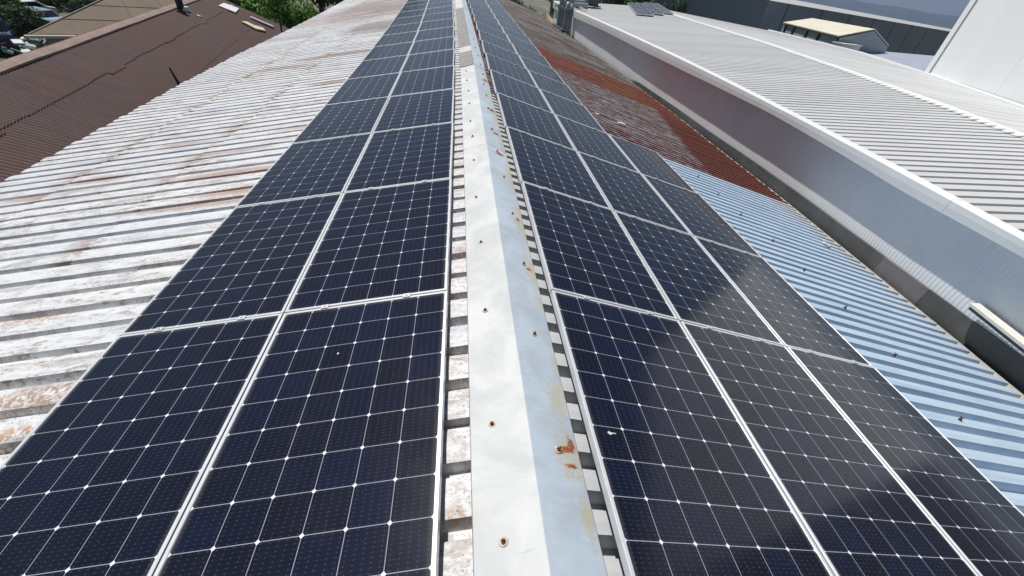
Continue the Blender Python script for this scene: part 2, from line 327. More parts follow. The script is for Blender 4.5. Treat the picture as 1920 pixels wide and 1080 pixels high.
# little bent fixing screws on the blue sheets
for x, y in ((4.28, 2.506), (4.35, 3.263), (4.35, 3.994), (4.2, 1.75), (4.38, 4.72), (4.28, 5.43), (4.25, 6.1), (4.25, 6.84)):
    p = Vector(right_pt(x, y, -.002)); m2 = MB()
    m2.tube([p, p+Vector((.004, 0, .022))], [.014, .012], 8); m2.tube([p+Vector((0, 0, .012)), p+Vector((.012, .008, .034)), p+Vector((-.008, .012, .042))], .005, 6)
    m2.tube([p+Vector((.01, .006, .03)), p+Vector((.022, -.004, .034))], .004, 6)
    o = m2.build('screw', M_RUSTY); o.parent = rr
def flake(x, y, s, n, seed):        # torn scraps of pale sealant lying on the right slope
    r = random.Random(seed); mb = MB()
    for k in range(n):
        cx, cy = x+r.uniform(-s, s)*.3, y+r.uniform(-s, s)*.25; q = r.uniform(.35, .6)*s; ang = r.uniform(0, 3)
        pts = []
        for a in range(7):
            rr_ = q*r.uniform(.5, 1.2); pts.append((cx+rr_*math.cos(ang+a*.9), cy+rr_*.6*math.sin(ang+a*.9)))
        top = [right_pt(px, py, .02+r.uniform(0, .03)) for px, py in pts]; bot = [right_pt(px, py, .002) for px, py in pts]
        mb.add(top+bot, [tuple(range(7)), tuple(range(13, 6, -1))]+[(a, 7+a, 7+(a+1) % 7, (a+1) % 7) for a in range(7)])
    return mb.build('sheet_scrap', M_WHITE)
tag(flake(3.38, 8.83, .16, 5, 3), 'larger crumpled pale scrap on the rusty sheets beyond the outer panel column', 'scrap')
tag(flake(6.04, 5.38, .14, 4, 5), 'pale torn scrap on the blue sheets near the right eave', 'scrap')
tag(flake(2.80, 8.86, .10, 3, 8), 'small pale scrap tucked against the panel edge beside rusty sheets', 'scrap')

# eave edge board on the right and walls down to the ground
mb = MB(); ys = [Y0+i*(Y1-Y0)/80 for i in range(81)]
ring = []
for y in ys:
    x = lerp(y, *RE); j = .012*mnoise.noise(Vector((y*1.7, 0, 0)))
    ring.append([right_pt(x-.06, y, -.070), right_pt(x+.115+j, y, -.035), right_pt(x+.12+j, y, -.13), right_pt(x-.06, y, -.16)])
mb.grid(ring, close=True); o = mb.build('eave_board', M_PALE); local(o, bld)
mb = MB()
L0 = [(-lerp(y, *LE)+.35+D(y), y) for y in ys[::4]]; R0_ = [(lerp(y, *RE)-.30+D(y), y) for y in ys[::4]]
poly = L0+R0_[::-1]
n = len(L0)
tops = [-1.62+S(y) for _, y in L0]+[-1.80+S(y) for _, y in L0][::-1]
vs = [(x, y, -7) for x, y in poly]+[(x, y, z) for (x, y), z in zip(poly, tops)]
N = len(poly); fs = [(i, (i+1) % N, N+(i+1) % N, N+i) for i in range(N)]
mb.add(vs, fs)
for yy, dy in ((ys[0], 0), (ys[-1], 0)):   # gable triangles
    a = len(mb.v); pl = left_pt(-lerp(yy, *LE)+.35, yy, -.12); pr = right_pt(lerp(yy, *RE)-.3, yy, -.12)
    mb.add([(pl[0], yy, -1.7+S(yy)), (pr[0], yy, -1.9+S(yy)), (pr[0], yy, pr[2]), (.18+D(yy), yy, -.1+S(yy)), (pl[0], yy, pl[2])], [(0, 1, 2, 3, 4)])
o = mb.build('wall', M_WALLOLD); local(o, bld)

# ridge capping in overlapping lengths
def cap(y0, y1, mat, xl=-.035, xr=.445, up=0.0, only=None):
    mb = MB(); rows = []; n = max(3, int((y1-y0)/.12))
    for i in range(n+1):
        y = y0+(y1-y0)*i/n; r = []
        for k, (x, z) in enumerate(((xl, -.066), (xl+.004, -.060), (.04, -.040), (.12, -.0105), (.19, .0135), (.216, .0215), (.242, .0135), (.31, -.012), (.39, -.042), (xr-.004, -.064), (xr, -.070))):
            if only == 'left' and k > 5: continue
            d = .0055*mnoise.noise(Vector((x*6, y*1.8, 2)))+.003*mnoise.noise(Vector((x*14, y*6, 7)))
            e = .006*mnoise.noise(Vector((k > 5, y*1.1, 4))) if k in (0, 1, 9, 10) else 0
            if k in (4, 5, 6): e += .004*mnoise.noise(Vector((1, y*.8, 14)))
            r.append((x+e+D(y), y, z+d+up+S(y)))
        rows.append(r)
    mb.grid(rows)
    o = mb.build('ridge_cap', mat, None, True)
    o.data.set_sharp_from_angle(angle=math.radians(17))
    s = o.modifiers.new('thick', 'SOLIDIFY'); s.thickness = .003; s.offset = -1
    local(o, bld); return o
c1 = cap(Y0, 4.62, M_CAP); c2 = cap(4.58, 8.95, M_CAP, up=-.004)
c3 = cap(8.9, 18.6, M_CAP, up=-.004)
c3b = cap(8.92, 10.35, M_DULL, xl=-.04, up=.002, only='left'); c3c = cap(10.95, 18.3, M_DULL, xl=-.04, up=.002, only='left')
c4 = cap(18.4, 36.9, M_CAP, up=.003)
c1['label'] = 'nearest length of pale ridge capping with rust stains'; c3b['label'] = 'dull grey patch length of ridge capping'; c3c['label'] = 'long dull grey length of ridge capping'
def screw(x, y, zoff, par, tilt):
    z = (.018-(.205-x)*.365) if x < .2 else (.018-(x-.228)*.375)
    p = Vector((x+D(y), y, z+S(y)+.001)); nrm = Vector((-.33 if x < .2 else .33, 0, 1)).normalized(); mb = MB()
    mb.tube([p, p+nrm*.004], [.019, .0165], 14); mb2 = MB()
    mb2.tube([p+nrm*.003, p+nrm*.010], .0095, 6, 1); mb2.tube([p+nrm*.009, p+nrm*.017+Vector((tilt*1.5, tilt, 0))], .005, 6, 1)
    n0 = len(mb.v); mb.v += mb2.v; mb.f += [tuple(i+n0 for i in f) for f in mb2.f]; mb.m += mb2.m
    o = mb.build('screw', [M_WASH, M_RUSTY]); o.parent = par
LS = [.16, .624, 1.113, 1.892, 2.653, 3.401, 4.253, 5.0, 5.577, 6.39, 7.1, 7.8, 8.5, 9.4, 10.2, 11.3, 12.2, 13.2]; RS = [.975, 1.688, 2.403, 3.132, 3.87, 4.546, 5.287, 6.198, 6.9, 7.6, 8.4, 9.2, 10.1, 11.0, 12.0, 13.0]
for i, y in enumerate(LS): screw(.070+.006*math.sin(i*2.1), y, 0, c1 if y < 4.6 else c2, random.uniform(-.004, .004))
for i, y in enumerate(RS): screw([.340, .334, .362, .356, .345, .33, .32, .325][i % 8], y, 0, c1 if y < 4.6 else c2, random.uniform(-.004, .004))

# mounting rails under the panels
PW, PL = .997, 1.661
PITCH = 1.67
def frame_pt(side, w_, y, h):
    if side == 0: return Vector((-XL-w_*math.cos(AL)-h*math.sin(AL)+D(y), y, -w_*math.sin(AL)+h*math.cos(AL)+S(y)))
    return Vector((XR+w_*math.cos(AR)+h*math.sin(AR)+D(y), y, -w_*math.sin(AR)+h*math.cos(AR)+S(y)))
GL, GR = .0065, .0185
YL, YR = 2.0364, 2.0864
NROW_L, NROW_R = 16, 18
def rail(side, w_, y0, y1):
    mb = MB(); rows = []; n = int((y1-y0)/1.2)+1
    for i in range(n+1):
        y = y0+(y1-y0)*i/n
        rows.append([frame_pt(side, w_-.02, y, -.040), frame_pt(side, w_+.02, y, -.040), frame_pt(side, w_+.02, y, -.088), frame_pt(side, w_-.02, y, -.088)])
    mb.grid(rows, close=True); k = len(mb.v); mb.f += [(0, 1, 2, 3), (k-1, k-2, k-3, k-4)]; mb.m += [0, 0]
    o = mb.build('mounting_rail', M_FRAME); local(o, bld)
for c in range(2):
    for q in (.22, .77): rail(0, c*(PW+GL)+q, YL-PITCH-.05, YL+(NROW_L-1)*PITCH+.05)
for c in range(3):
    for q in (.22, .77): rail(1, c*(PW+GR)+q, YR-PITCH-.05, YR+((NROW_R-1) if c < 2 else 4)*PITCH-(0 if c < 2 else PITCH)+.05)

# ------------------------------------------------------------------ solar panels
def panel_meshes():
    fr = MB(); lip, h = .017, .037
    def bar(x0, y0, x1, y1):
        b = .0015
        fr.add([(x0, y0, -h), (x1, y0, -h), (x1, y1, -h), (x0, y1, -h), (x0, y0, -b), (x1, y0, -b), (x1, y1, -b), (x0, y1, -b),
                (x0+b, y0+b, 0), (x1-b, y0+b, 0), (x1-b, y1-b, 0), (x0+b, y1-b, 0)],
               [(0,3,2,1),(8,9,10,11),(0,1,5,4),(1,2,6,5),(2,3,7,6),(3,0,4,7),(4,5,9,8),(5,6,10,9),(6,7,11,10),(7,4,8,11)])
    bar(0, 0, lip, PL); bar(PW-lip, 0, PW, PL); bar(lip, 0, PW-lip, lip); bar(lip, PL-lip, PW-lip, PL)
    g = MB(); z = -.0045
    g.add([(lip-.004, lip-.004, z), (PW-lip+.004, lip-.004, z), (PW-lip+.004, PL-lip+.004, z), (lip-.004, PL-lip+.004, z),
           (lip-.004, lip-.004, z-.006), (PW-lip+.004, lip-.004, z-.006), (PW-lip+.004, PL-lip+.004, z-.006), (lip-.004, PL-lip+.004, z-.006)],
          [(0,1,2,3),(7,6,5,4),(0,4,5,1),(1,5,6,2),(2,6,7,3),(3,7,4,0)])
    f = fr.build('frame', M_FRAME); gl = g.build('cell_sheet', M_CELL, fix=False)
    uvl = gl.data.uv_layers.new(name='UVMap')
    for li, l in enumerate(gl.data.loops):
        p = gl.data.vertices[l.vertex_index].co
        uvl.data[li].uv = ((p.x-lip)/(PW-2*lip)*6, (p.y-lip)/(PL-2*lip)*10)
    c = MB(); c.box((-.02, -.003, -.03), (.02, .003, .003)); c.box((-.022, -.016, .0025), (.022, .016, .006)); c.tube([(0, 0, .005), (0, 0, .011)], .007, 6)
    cl = c.build('clamp', M_FRAME)
    return f, gl, cl
f0, g0, c0 = panel_meshes()
ORD = ['nearest', 'second', 'third', 'fourth', 'fifth', 'sixth', 'seventh', 'eighth', 'ninth', 'tenth', 'eleventh', 'twelfth', 'thirteenth', 'fourteenth', 'fifteenth', 'sixteenth', 'seventeenth', 'eighteenth']
first = [True]
def panel(M, label, group, clamps=True, empty_scale=1):
    e = empty('solar_panel'); e.matrix_world = M; e.empty_display_size = .1
    tag(e, label, 'solar panel', group)
    for src in (f0, g0):
        o = src if first[0] else src.copy()
        if not first[0]: COL.objects.link(o)
        o.parent = e
    for q in ((.25, .75) if clamps else ()):
        if first[0] and q == .25: o = c0
        else: o = c0.copy(); COL.objects.link(o)
        o.parent = e; o.location = (PW*q, PL+.0045, 0)
    first[0] = False
rp = random.Random(11)
def place(side, c, r):
    y0 = (YL if side == 0 else YR)+(r-1)*PITCH+.0045; w0 = c*(PW+(GL if side == 0 else GR))
    if side == 0: o = frame_pt(0, w0+PW, y0, 0); x1 = frame_pt(0, w0, y0, 0)
    else: o = frame_pt(1, w0, y0, 0); x1 = frame_pt(1, w0+PW, y0, 0)
    y1 = frame_pt(side, (w0+PW) if side == 0 else w0, y0+PL, 0)
    ex = (x1-o).normalized(); ey = (y1-o).normalized(); ey = (ey-ex*ex.dot(ey)).normalized(); ez = ex.cross(ey)
    M = Matrix(((ex.x, ey.x, ez.x, o.x), (ex.y, ey.y, ez.y, o.y), (ex.z, ey.z, ez.z, o.z), (0, 0, 0, 1)))
    M = M @ Matrix.Rotation(math.radians(rp.uniform(-.12, .12)), 4, 'X') @ Matrix.Rotation(math.radians(rp.uniform(-.12, .12)), 4, 'Y')
    cn = (['inner', 'outer'] if side == 0 else ['inner', 'middle', 'outer'])[c]; sn = 'left' if side == 0 else 'right'
    edge = {(0, 0): 'beside the ridge capping', (0, 1): 'next to the worn white sheets', (1, 0): 'beside the bluer side of the capping', (1, 1): 'one column out from the ridge', (1, 2): 'next to the blue zinc sheets'}[(side, c)]
    panel(M, '%s solar panel from the near end, %s column %s of the ridge' % (ORD[r], cn, sn), 'solar panels on the %s slope' % sn)
for r in range(NROW_L):
    for c in range(2): place(0, c, r)
for r in range(NROW_R):
    for c in range(3 if r < 4 else 2): place(1, c, r)

M_DROP = mottled('bird_dropping_white', (.55, .55, .52), (.7, .7, .68), .9, 30)
def dropping(side, x, y, pts, label):
    mb = MB(); w_ = ((x-XR)/math.cos(AR)) if side else ((-XL-x)/math.cos(AL)); n = len(pts)
    top = [tuple(frame_pt(side, w_+a, y+b, .0002)) for a, b in pts]; bot = [tuple(frame_pt(side, w_+a, y+b, -.0042)) for a, b in pts]
    mb.add(top+bot, [tuple(range(n)), tuple(range(2*n-1, n-1, -1))]+[(i, n+i, n+(i+1) % n, (i+1) % n) for i in range(n)])
    tag(mb.build('bird_dropping', M_DROP), label, 'dropping')
dropping(1, .60, 1.053, [(-.008, -.004), (-.012, .006), (-.004, .005), (-.002, .012), (.004, .004), (.03, .004), (.034, .001), (.008, -.003), (.002, -.010)], 'small white splash with a tail on the nearest inner panel right of the ridge')
dropping(0, -.72, 1.62, [(-.006, -.004), (-.005, .005), (.002, .007), (.006, .001), (.002, -.006)], 'tiny pale bird dropping on the nearest inner panel left of the ridge')
dropping(1, 1.95, 2.9, [(-.010, -.006), (-.008, .008), (.003, .012), (.010, .002), (.004, -.009)], 'pale bird dropping on the second middle panel right of the ridge')
# ------------------------------------------------------------------ neighbouring warehouse on the right
WYs = [-4, 0, 2.4, 4, 6, 8, 11, 14, 18, 22, 26, 32, 38, 46]; WXs = [5.95, 6.1, 6.28, 6.5, 6.75, 6.93, 7.05, 7.1, 7.0, 6.85, 6.62, 6.3, 6.1, 5.9]
W = lambda y: sum(lerp(y+q*.6, WYs, WXs) for q in (-3, -2, -1, 0, 1, 2, 3))/7
zBase = lambda y: lerp(y, [0, 3, 6, 12, 19, 24, 28, 36], [-1.25, -1.29, -1.39, -1.48, -1.41, -1.25, -1.08, -.95])
zCB = lambda y: lerp(y, [0, 3.4, 5.3, 9.3, 14, 18, 23, 30, 36], [-.32, -.32, -.36, -.29, -.32, -.30, -.21, -.18, -.16])
zCT = lambda y: lerp(y, [0, 3.7, 7, 9.3, 13.4, 20, 29, 36], [-.16, -.15, -.13, -.11, -.06, .04, .17, .25])
NY0, NY1 = -1.5, 34.0
ware = tag(empty('warehouse', (10, 16, -7)), 'long pale grey warehouse right beside the old factory, low ribbed roof and white edge coping', 'building')
# ribbed wall
mb = MB(); rows = []; y = NY0; k = 0
while y < NY1:
    for dy, dx in ((0, 0), (.02, 0), (.03, .0035), (.05, .0035)):
        yy = y+dy; wo = lerp(yy, [0, 3.5, 6, 8, 10, 12, 14, 18, 22, 28, 34], [.20, .212, .228, .238, .238, .228, .213, .188, .158, .11, .09]); rows.append([(W(yy)+wo-dx, yy, zBase(yy)-.12), (W(yy)+wo-dx, yy, zCB(yy)+.10)])
    y += .066
mb.grid(rows); local(mb.build('wall', M_CLAD), ware)
# dark lower flashing with one paler length
def lower(y0, y1, mat, px=.0):
    mb = MB(); rows = []; n = max(2, int((y1-y0)/.5))
    for i in range(n+1):
        y = y0+(y1-y0)*i/n; x = W(y)+.185-px
        rows.append([(x+.05, y, zBase(y)+.004), (x, y, zBase(y)), (x-.03, y, zBase(y)-.62), (x+.05, y, zBase(y)-.62)])
    mb.grid(rows, close=True); return local(mb.build('base_flashing', mat), ware)
lower(NY0, NY1, M_DARKFL)
o = lower(4.15, 5.05, mottled('grey_flashing_patch', (.13, .125, .13), (.16, .155, .16), .6, 2), .004); o['label'] = 'paler grey length of the base flashing'
lower(13.0, 13.9, M_DARKFL, .003)
# coping: boxed white gutter
def coping(y0, y1):
    mb = MB(); rows = []; n = max(2, int((y1-y0)/.4))
    for i in range(n+1):
        y = y0+(y1-y0)*i/n; x = W(y); b, t_ = zCB(y), zCT(y); t_ = max(t_, b+.14)
        e = .003*mnoise.noise(Vector((y*.6, 5, 5)))
        rows.append([(x-.045+e, y, b), (x-.052+e, y, b+.5*(t_-b)), (x-.050+e, y, t_-.018), (x-.040+e, y, t_-.006), (x-.02+e, y, t_), (x+.13, y, t_+.004), (x+.135, y, t_-.03), (x+.17, y, t_-.05), (x+.17, y, b+.01)])
    mb.grid(rows, close=True); k = len(mb.v); m_ = 9; mb.f += [tuple(range(m_)), tuple(range(k-m_, k))[::-1]]; mb.m += [0, 0]
    return local(mb.build('coping', M_WHITE), ware)
cy = NY0
while cy < 29.0:
    ny = min(cy+3.05, 29.2); coping(cy, ny-.006); cy = ny
coping(31.2, NY1)
# near roof slope
RYs = [-2, 3, 5, 7.9, 10, 13.7, 19.5, 28, 31.3, 40]; RXs = [10.6, 11.0, 11.25, 11.6, 12.05, 12.6, 13.05, 12.95, 13.2, 13.6]
RX = lambda y: lerp(y, RYs, RXs)
TH = .065
def nroof_end(y0):
    x0 = W(y0)+.12; x = 12.
    for _ in range(8): x = RX(y0-.05*(x-x0))
    return x
mb = MB(); rows = []; y = NY0; ribs = []
while y < NY1+1:
    for dy, dz in ((0.0, 0), (.150, 0), (.158, -.034), (.220, -.034), (.228, 0)):
        yy = y+dy; x0 = W(yy)+.12; x1 = nroof_end(yy); z0 = zCT(yy)-.035
        rows.append([(x0+(x1-x0)*s/8, yy-.05*(x1-x0)*s/8, z0+TH*(x1-x0)*s/8+dz) for s in range(9)])
    ribs.append(y+.19); y += .235
mb.grid(rows); local(mb.build('roof_sheet', M_NROOF), ware)
# scalloped ridge flashing
mb = MB(); up = []
for i, ry in enumerate(ribs):
    for dy, cut in ((-.19, .30), (-.045, .30), (-.035, .13), (.03, .13)):
        yy = ry+dy; x0 = W(yy)+.12; x1 = nroof_end(yy); z1 = zCT(yy)-.035+TH*(x1-x0); yr = yy-.05*(x1-x0)
        up.append([(x1-cut, yr, z1-TH*cut+.004), (x1-cut, yr, z1-TH*cut+.022), (x1-.10, yr, z1+.03), (x1+.05, yr, z1+.035), (x1+.10, yr, z1+.01), (x1+.10, yr, z1-.10)])
mb.grid(up); local(mb.build('ridge_flashing', M_WHITE), ware)
# far, gently falling slope and its white edge
FYs = [-2, 3, 5, 12.7, 19.6, 28.1, 41.2]; FXs = [11.9, 13.0, 13.9, 17.9, 21.57, 25.3, 27.1]
FX = lambda y: lerp(y, FYs, FXs)
mb = MB(); rows = []; y = -1.5
while y < 41:
    for dy, dz in ((0, 0), (.20, 0), (.21, .007), (.24, .007), (.25, 0)):
        yy = y+dy; x0 = RX(yy)+.08; x1 = FX(yy)-.05; zr = lerp(yy, [0, 8, 14, 20, 31, 40], [.12, .13, .25, .38, .55, .6]); zf = .03
        rows.append([(x0+(x1-x0)*s/5, yy, zr+(zf-zr)*s/5+dz) for s in range(6)])
    y += .6
mb.grid(rows); local(mb.build('roof_sheet', M_NROOF), ware)
mb = MB(); rows = []
for i in range(60):
    yy = -1.5+i*42.5/59; x = FX(yy); rows.append([(x-.10, yy, .0), (x-.10, yy, .10), (x+.06, yy, .115), (x+.06, yy, -.3)])
mb.grid(rows); local(mb.build('edge_trim', M_WHITE), ware)
# body below
mb = MB(); P1 = [(W(y)+.5, y) for y in (NY0, 5, 10, 15, 20, 25, 30, NY1)]; P2 = [(FX(y)-.12, y) for y in (41, 28, 19.6, 12.7, 5, NY0)]
mb.prism(P1+[(10, 41)]+P2, -7, -.45); local(mb.build('lower_wall', M_CLAD), ware)
# end ledge at the near right: short timber-edged shelf leaning on the wall
led = tag(empty('timber_ledge', (6.5, 2.4, -1.3)), 'short timber-edged ledge fixed to the warehouse wall at the right picture edge', 'ledge')
mb = MB(); a, b = Vector((W(3.5)-.0, 3.52, -1.10)), Vector((W(1.2)-.02, 1.2, -1.17))
def slab(p, q, x0, x1, z0, z1, mat, name):
    mb = MB(); mb.add([(p.x+x0, p.y, p.z+z0), (p.x+x1, p.y, p.z+z0), (p.x+x1, p.y, p.z+z1), (p.x+x0, p.y, p.z+z1), (q.x+x0, q.y, q.z+z0), (q.x+x1, q.y, q.z+z0), (q.x+x1, q.y, q.z+z1), (q.x+x0, q.y, q.z+z1)],
                      [(0,1,2,3),(7,6,5,4),(0,4,5,1),(1,5,6,2),(2,6,7,3),(3,7,4,0)]); return local(mb.build(name, mat), led)
slab(a, b, .0, .15, .0, .035, mottled('cream_painted_board', (.62, .60, .52), (.70, .68, .60), .7, 5), 'board'); slab(a, b, .05, .15, -.06, -.003, M_DARKFL, 'bracket')

# pipes, valves and tank at the far end of the coping
M_PIPE = mottled('blue_grey_pipe', (.20, .24, .27), (.28, .32, .35), .5, 3); M_GREEN = mottled('green_valve_paint', (.08, .22, .16), (.14, .30, .22), .5, 5)
pp = tag(empty('pipe_stack', (6.3, 30, -1)), 'cluster of grey pipes with green valves climbing over the far end of the warehouse wall', 'pipes')
for i, (py, r_) in enumerate(((28.8, .10), (29.6, .13), (30.5, .09), (31.3, .16))):
    x = W(py)-.12; mb = MB(); mb.tube([(x, py, -1.5), (x, py, .25+.1*i), (x+.1, py, .42+.1*i), (x+.9, py, .46+.1*i)], r_, 10); local(mb.build('pipe', M_PIPE), pp)
    mb = MB(); mb.tube([(x, py, .05), (x, py, .18)], r_*1.7, 10); mb.tube([(x-.05, py, .12), (x-.38, py, .12)], .03, 6); mb.tube([(x-.38, py, .12), (x-.40, py, .12)], .13, 10); local(mb.build('valve', M_GREEN), pp)
mb = MB(); mb.box((5.9, 28.5, -1.0), (6.35, 28.62, -.9)); mb.box((5.9, 31.4, -1.0), (6.35, 31.5, -.9)); mb.box((5.88, 28.4, -1.05), (5.98, 31.6, -.85)); local(mb.build('bracket', M_DARKFL), pp)
tk = tag(empty('water_tank', (7.9, 31.2, .2)), 'dark green box tank on a rusty frame on the far warehouse roof', 'tank')
mb = MB(); mb.box((7.75, 30.9, .42), (8.45, 31.8, 1.1)); mb.box((7.70, 30.85, 1.1), (8.5, 31.85, 1.16)); local(mb.build('tank_body', mottled('dark_green_paint', (.03, .06, .055), (.05, .09, .08), .5, 3)), tk)
mb = MB()
for x in (7.75, 8.40):
    for y in (30.9, 31.75): mb.box((x, y, .10), (x+.05, y+.05, .42))
mb.box((7.6, 30.8, .36), (8.6, 30.86, .42)); mb.box((7.6, 31.84, .36), (8.6, 31.9, .42)); local(mb.build('frame', M_RUSTY), tk)
rk = tag(empty('pipe_rack', (7.1, 30.4, .2)), 'low rusty rack of short pipes between tank and wall on the far warehouse roof', 'rack')
for i in range(4):
    mb = MB(); mb.tube([(6.9, 30.1+.4*i, .34), (7.6, 30.3+.4*i, .36)], .06, 8); local(mb.build('pipe', M_WHITE if i % 2 else M_RUSTY), rk)
mb = MB(); mb.box((6.95, 29.9, .16), (7.02, 31.7, .28)); mb.box((7.5, 29.9, .18), (7.57, 31.7, .30)); local(mb.build('rack_frame', M_RUSTY), rk)
# panels on the warehouse roof
kk = 0
ex = Vector((math.cos(.30), math.sin(.30), .065)).normalized()
for c in range(3):
    for r in range(5):
        o = Vector((9.95+c*1.02*ex.x-.17*0+r*.42, 27.9+c*1.02*.9+r*1.66, 0)); o.z = zCT(o.y)+.065*(o.x-W(o.y))+.05
        ey = Vector((.25, .97, .0155)).normalized(); e1 = (ex-ey*ex.dot(ey)).normalized(); ez = e1.cross(ey)
        M = Matrix(((e1.x, ey.x, ez.x, o.x), (e1.y, ey.y, ez.y, o.y), (e1.z, ey.z, ez.z, o.z), (0, 0, 0, 1)))
        panel(M, '%s flat solar panel of the %s row on the far end of the warehouse roof' % (ORD[r], ('left', 'middle', 'right')[c]), 'solar panels on the warehouse roof', False)

# tall white building
tw = tag(empty('white_building', (24, 14, -7)), 'tall plain white building rising behind the warehouse at the right edge', 'building')
mb = MB(); A, B = Vector((21.75, 19.9)), Vector((13.9, 4.6)); d_ = (B-A).normalized(); nrm = Vector((d_.y, -d_.x)); nrm = nrm if nrm.x > 0 else -nrm
A2, B2 = A+nrm*14, B+nrm*14
mb.prism([tuple(A), tuple(B), tuple(B2), tuple(A2)], -7, 11); local(mb.build('wall', M_PLASTER), tw)
def strip_on(a0, a1, out, z0, z1, mat, name):
    p, q = A+d_*a0, A+d_*a1; mb = MB(); mb.prism([tuple(p-nrm*out), tuple(q-nrm*out), tuple(q+nrm*.05), tuple(p+nrm*.05)], z0, z1); return local(mb.build(name, mat), tw)
strip_on(-.05, .42, .05, -6.9, 11.05, M_WHITE, 'corner_flashing')
strip_on(.42, .50, .012, -6.9, 11.05, mottled('grey_joint', (.25, .26, .28), (.3, .31, .33), .7, 3), 'joint')
for k in range(1, 9): strip_on(.5+1.9*k, .5+1.9*k+.012, .004, -6.9, 10.9, M_PLASTER, 'panel_seam') if k % 3 == 0 else None

# grey industrial hall
hall = tag(empty('industrial_hall', (60, 75, -7)), 'big dark blue-grey industrial hall with white roof edge in the distance', 'building')
c0_, c1_ = Vector((36.8, 57.9)), Vector((118, 105.5)); dh = (c1_-c0_).normalized(); nh = Vector((-dh.y, dh.x))
mb = MB(); mb.prism([tuple(c0_), tuple(c1_), tuple(c1_+nh*40), tuple(c0_+nh*40)], -7, 2.35); local(mb.build('wall', M_GREYP), hall)
mb = MB(); a_, b_, c_, d_2 = c0_-nh*.25-dh*.2, c1_-nh*.25, c1_+nh*40.3, c0_+nh*40.3-dh*.2
mb.add([(a_.x, a_.y, 2.35), (b_.x, b_.y, 2.35), (c_.x, c_.y, 2.35), (d_2.x, d_2.y, 2.35), (*(a_+nh*.8), 2.85), (*(b_+nh*.8), 2.85), (c_.x, c_.y, 2.85), (d_2.x, d_2.y, 2.85)], [(0,3,2,1),(4,5,6,7),(0,1,5,4),(1,2,6,5),(2,3,7,6),(3,0,4,7)]); local(mb.build('roof_edge', M_WHITE), hall)
t = 5.2
for _ in range(7):
    mb = MB(); p = c0_+dh*t; mb.prism([tuple(p-nh*.03), tuple(p+dh*.16-nh*.03), tuple(p+dh*.16+nh*.1), tuple(p+nh*.1)], -7, 2.345); local(mb.build('joint', M_BLACK), hall); t += 10.5
ann = tag(empty('hall_annex', (36, 68, -7)), 'pale blue-grey annex with dark recess left of the industrial hall', 'building')
mb = MB(); mb.prism([(32.4, 72.5), (36.9, 70.3), (44, 85), (39, 88)], -7, 5); local(mb.build('wall', M_GREYL), ann)
mb = MB(); mb.prism([(36.95, 70.6), (38.9, 69.6), (40, 74), (38, 74)], -7, 3.2); local(mb.build('recess', M_BLACK), ann)
mb = MB(); mb.prism([(37.5, 70.0), (38.1, 69.7), (38.3, 70.0), (37.7, 70.3)], -7, 3.4); local(mb.build('pilaster', M_GREYL), ann)
low = tag(empty('low_hall', (38, 64, -7)), 'lower blue-grey hall with pale sloping roof between annex and big hall', 'building')
mb = MB(); mb.prism([(38.85, 69.2), (37.2, 58.9), (47, 68), (46, 76)], -7, 1.50); local(mb.build('wall', mottled('mid_grey_paint', (.17, .205, .235), (.19, .22, .25), .5, .2)), low)
mb = MB(); a = [(38.6, 69.5, 1.50), (37.0, 58.7, 1.50), (47, 67, 2.6), (46, 77, 2.9)]
mb.add(a+[(x, y, z+.18) for x, y, z in a], [(0,1,2,3),(7,6,5,4),(0,4,5,1),(1,5,6,2),(2,6,7,3),(3,7,4,0)]); local(mb.build('roof', M_WHITE), low)
mb = MB(); mb.prism([(38.5, 66.8), (38.45, 66.6), (38.2, 66.6), (38.25, 66.8)], -7, 1.49); local(mb.build('joint', M_BLACK), low)

# yellow-roofed shed
shed = tag(empty('yellow_shed', (37, 47, -2)), 'small shed with sandy yellow pitched roof standing before the industrial hall', 'shed')
E1, E2 = Vector((31.6, 38.1, .4)), Vector((38.4, 55.9, .4)); Rg1, Rg2 = Vector((35.9, 39.6, 1.2)), Vector((42.5, 56.8, 1.2)); G1, G2 = Vector((40.6, 42.2, .1)), Vector((47.2, 60, .1))
def sl(a, b, c, d, th, mat, name, par):
    n_ = (b-a).cross(d-a).normalized(); n_ = n_ if n_.z > 0 else -n_; mb = MB(); v = [a, b, c, d]
    mb.add([tuple(p+n_*th) for p in v]+[tuple(p) for p in v], [(0,1,2,3),(7,6,5,4),(0,4,5,1),(1,5,6,2),(2,6,7,3),(3,7,4,0)]); return local(mb.build(name, mat), par)
sl(E1, E2, Rg2, Rg1, .08, M_YROOF, 'roof', shed); sl(Rg1, Rg2, G2, G1, .08, M_NROOF, 'roof', shed)
mb = MB(); ins = Vector((.35, .2, 0)); base = [E1+ins, G1, G2, E2+ins]
mb.add([tuple(Vector((p.x, p.y, -7))) for p in base]+[tuple(p-Vector((0, 0, .08))) for p in base]+[tuple(Rg1-Vector((0, 0, .06))), tuple(Rg2-Vector((0, 0, .06)))],
       [(0, 1, 5, 8, 4), (2, 3, 7, 9, 6), (1, 2, 6, 5), (3, 0, 4, 7)]); local(mb.build('wall', M_GREYL), shed)
de = (E2-E1).normalized()
for q in (.1, 5.2, 9.0, 14, 17.5):
    p = E1+de*q+Vector((.12, .05, 0)); mb = MB(); mb.box((p.x, p.y, -3), (p.x+.14, p.y+.14, .38)); local(mb.build('post', M_BLACK), shed)
mb = MB(); p = E1+de*.2; mb.add([(p.x-.25, p.y, .36), (p.x-.25+.05, p.y, .30), tuple(E2+Vector((-.25, 0, -.04))), tuple(E2+Vector((-.2, 0, -.10))), (p.x-.1, p.y, .36), (E2.x-.1, E2.y, .36)], [(0, 1, 3, 2), (0, 2, 5, 4), (1, 4, 5, 3)]); local(mb.build('gutter', M_DARKFL), shed)
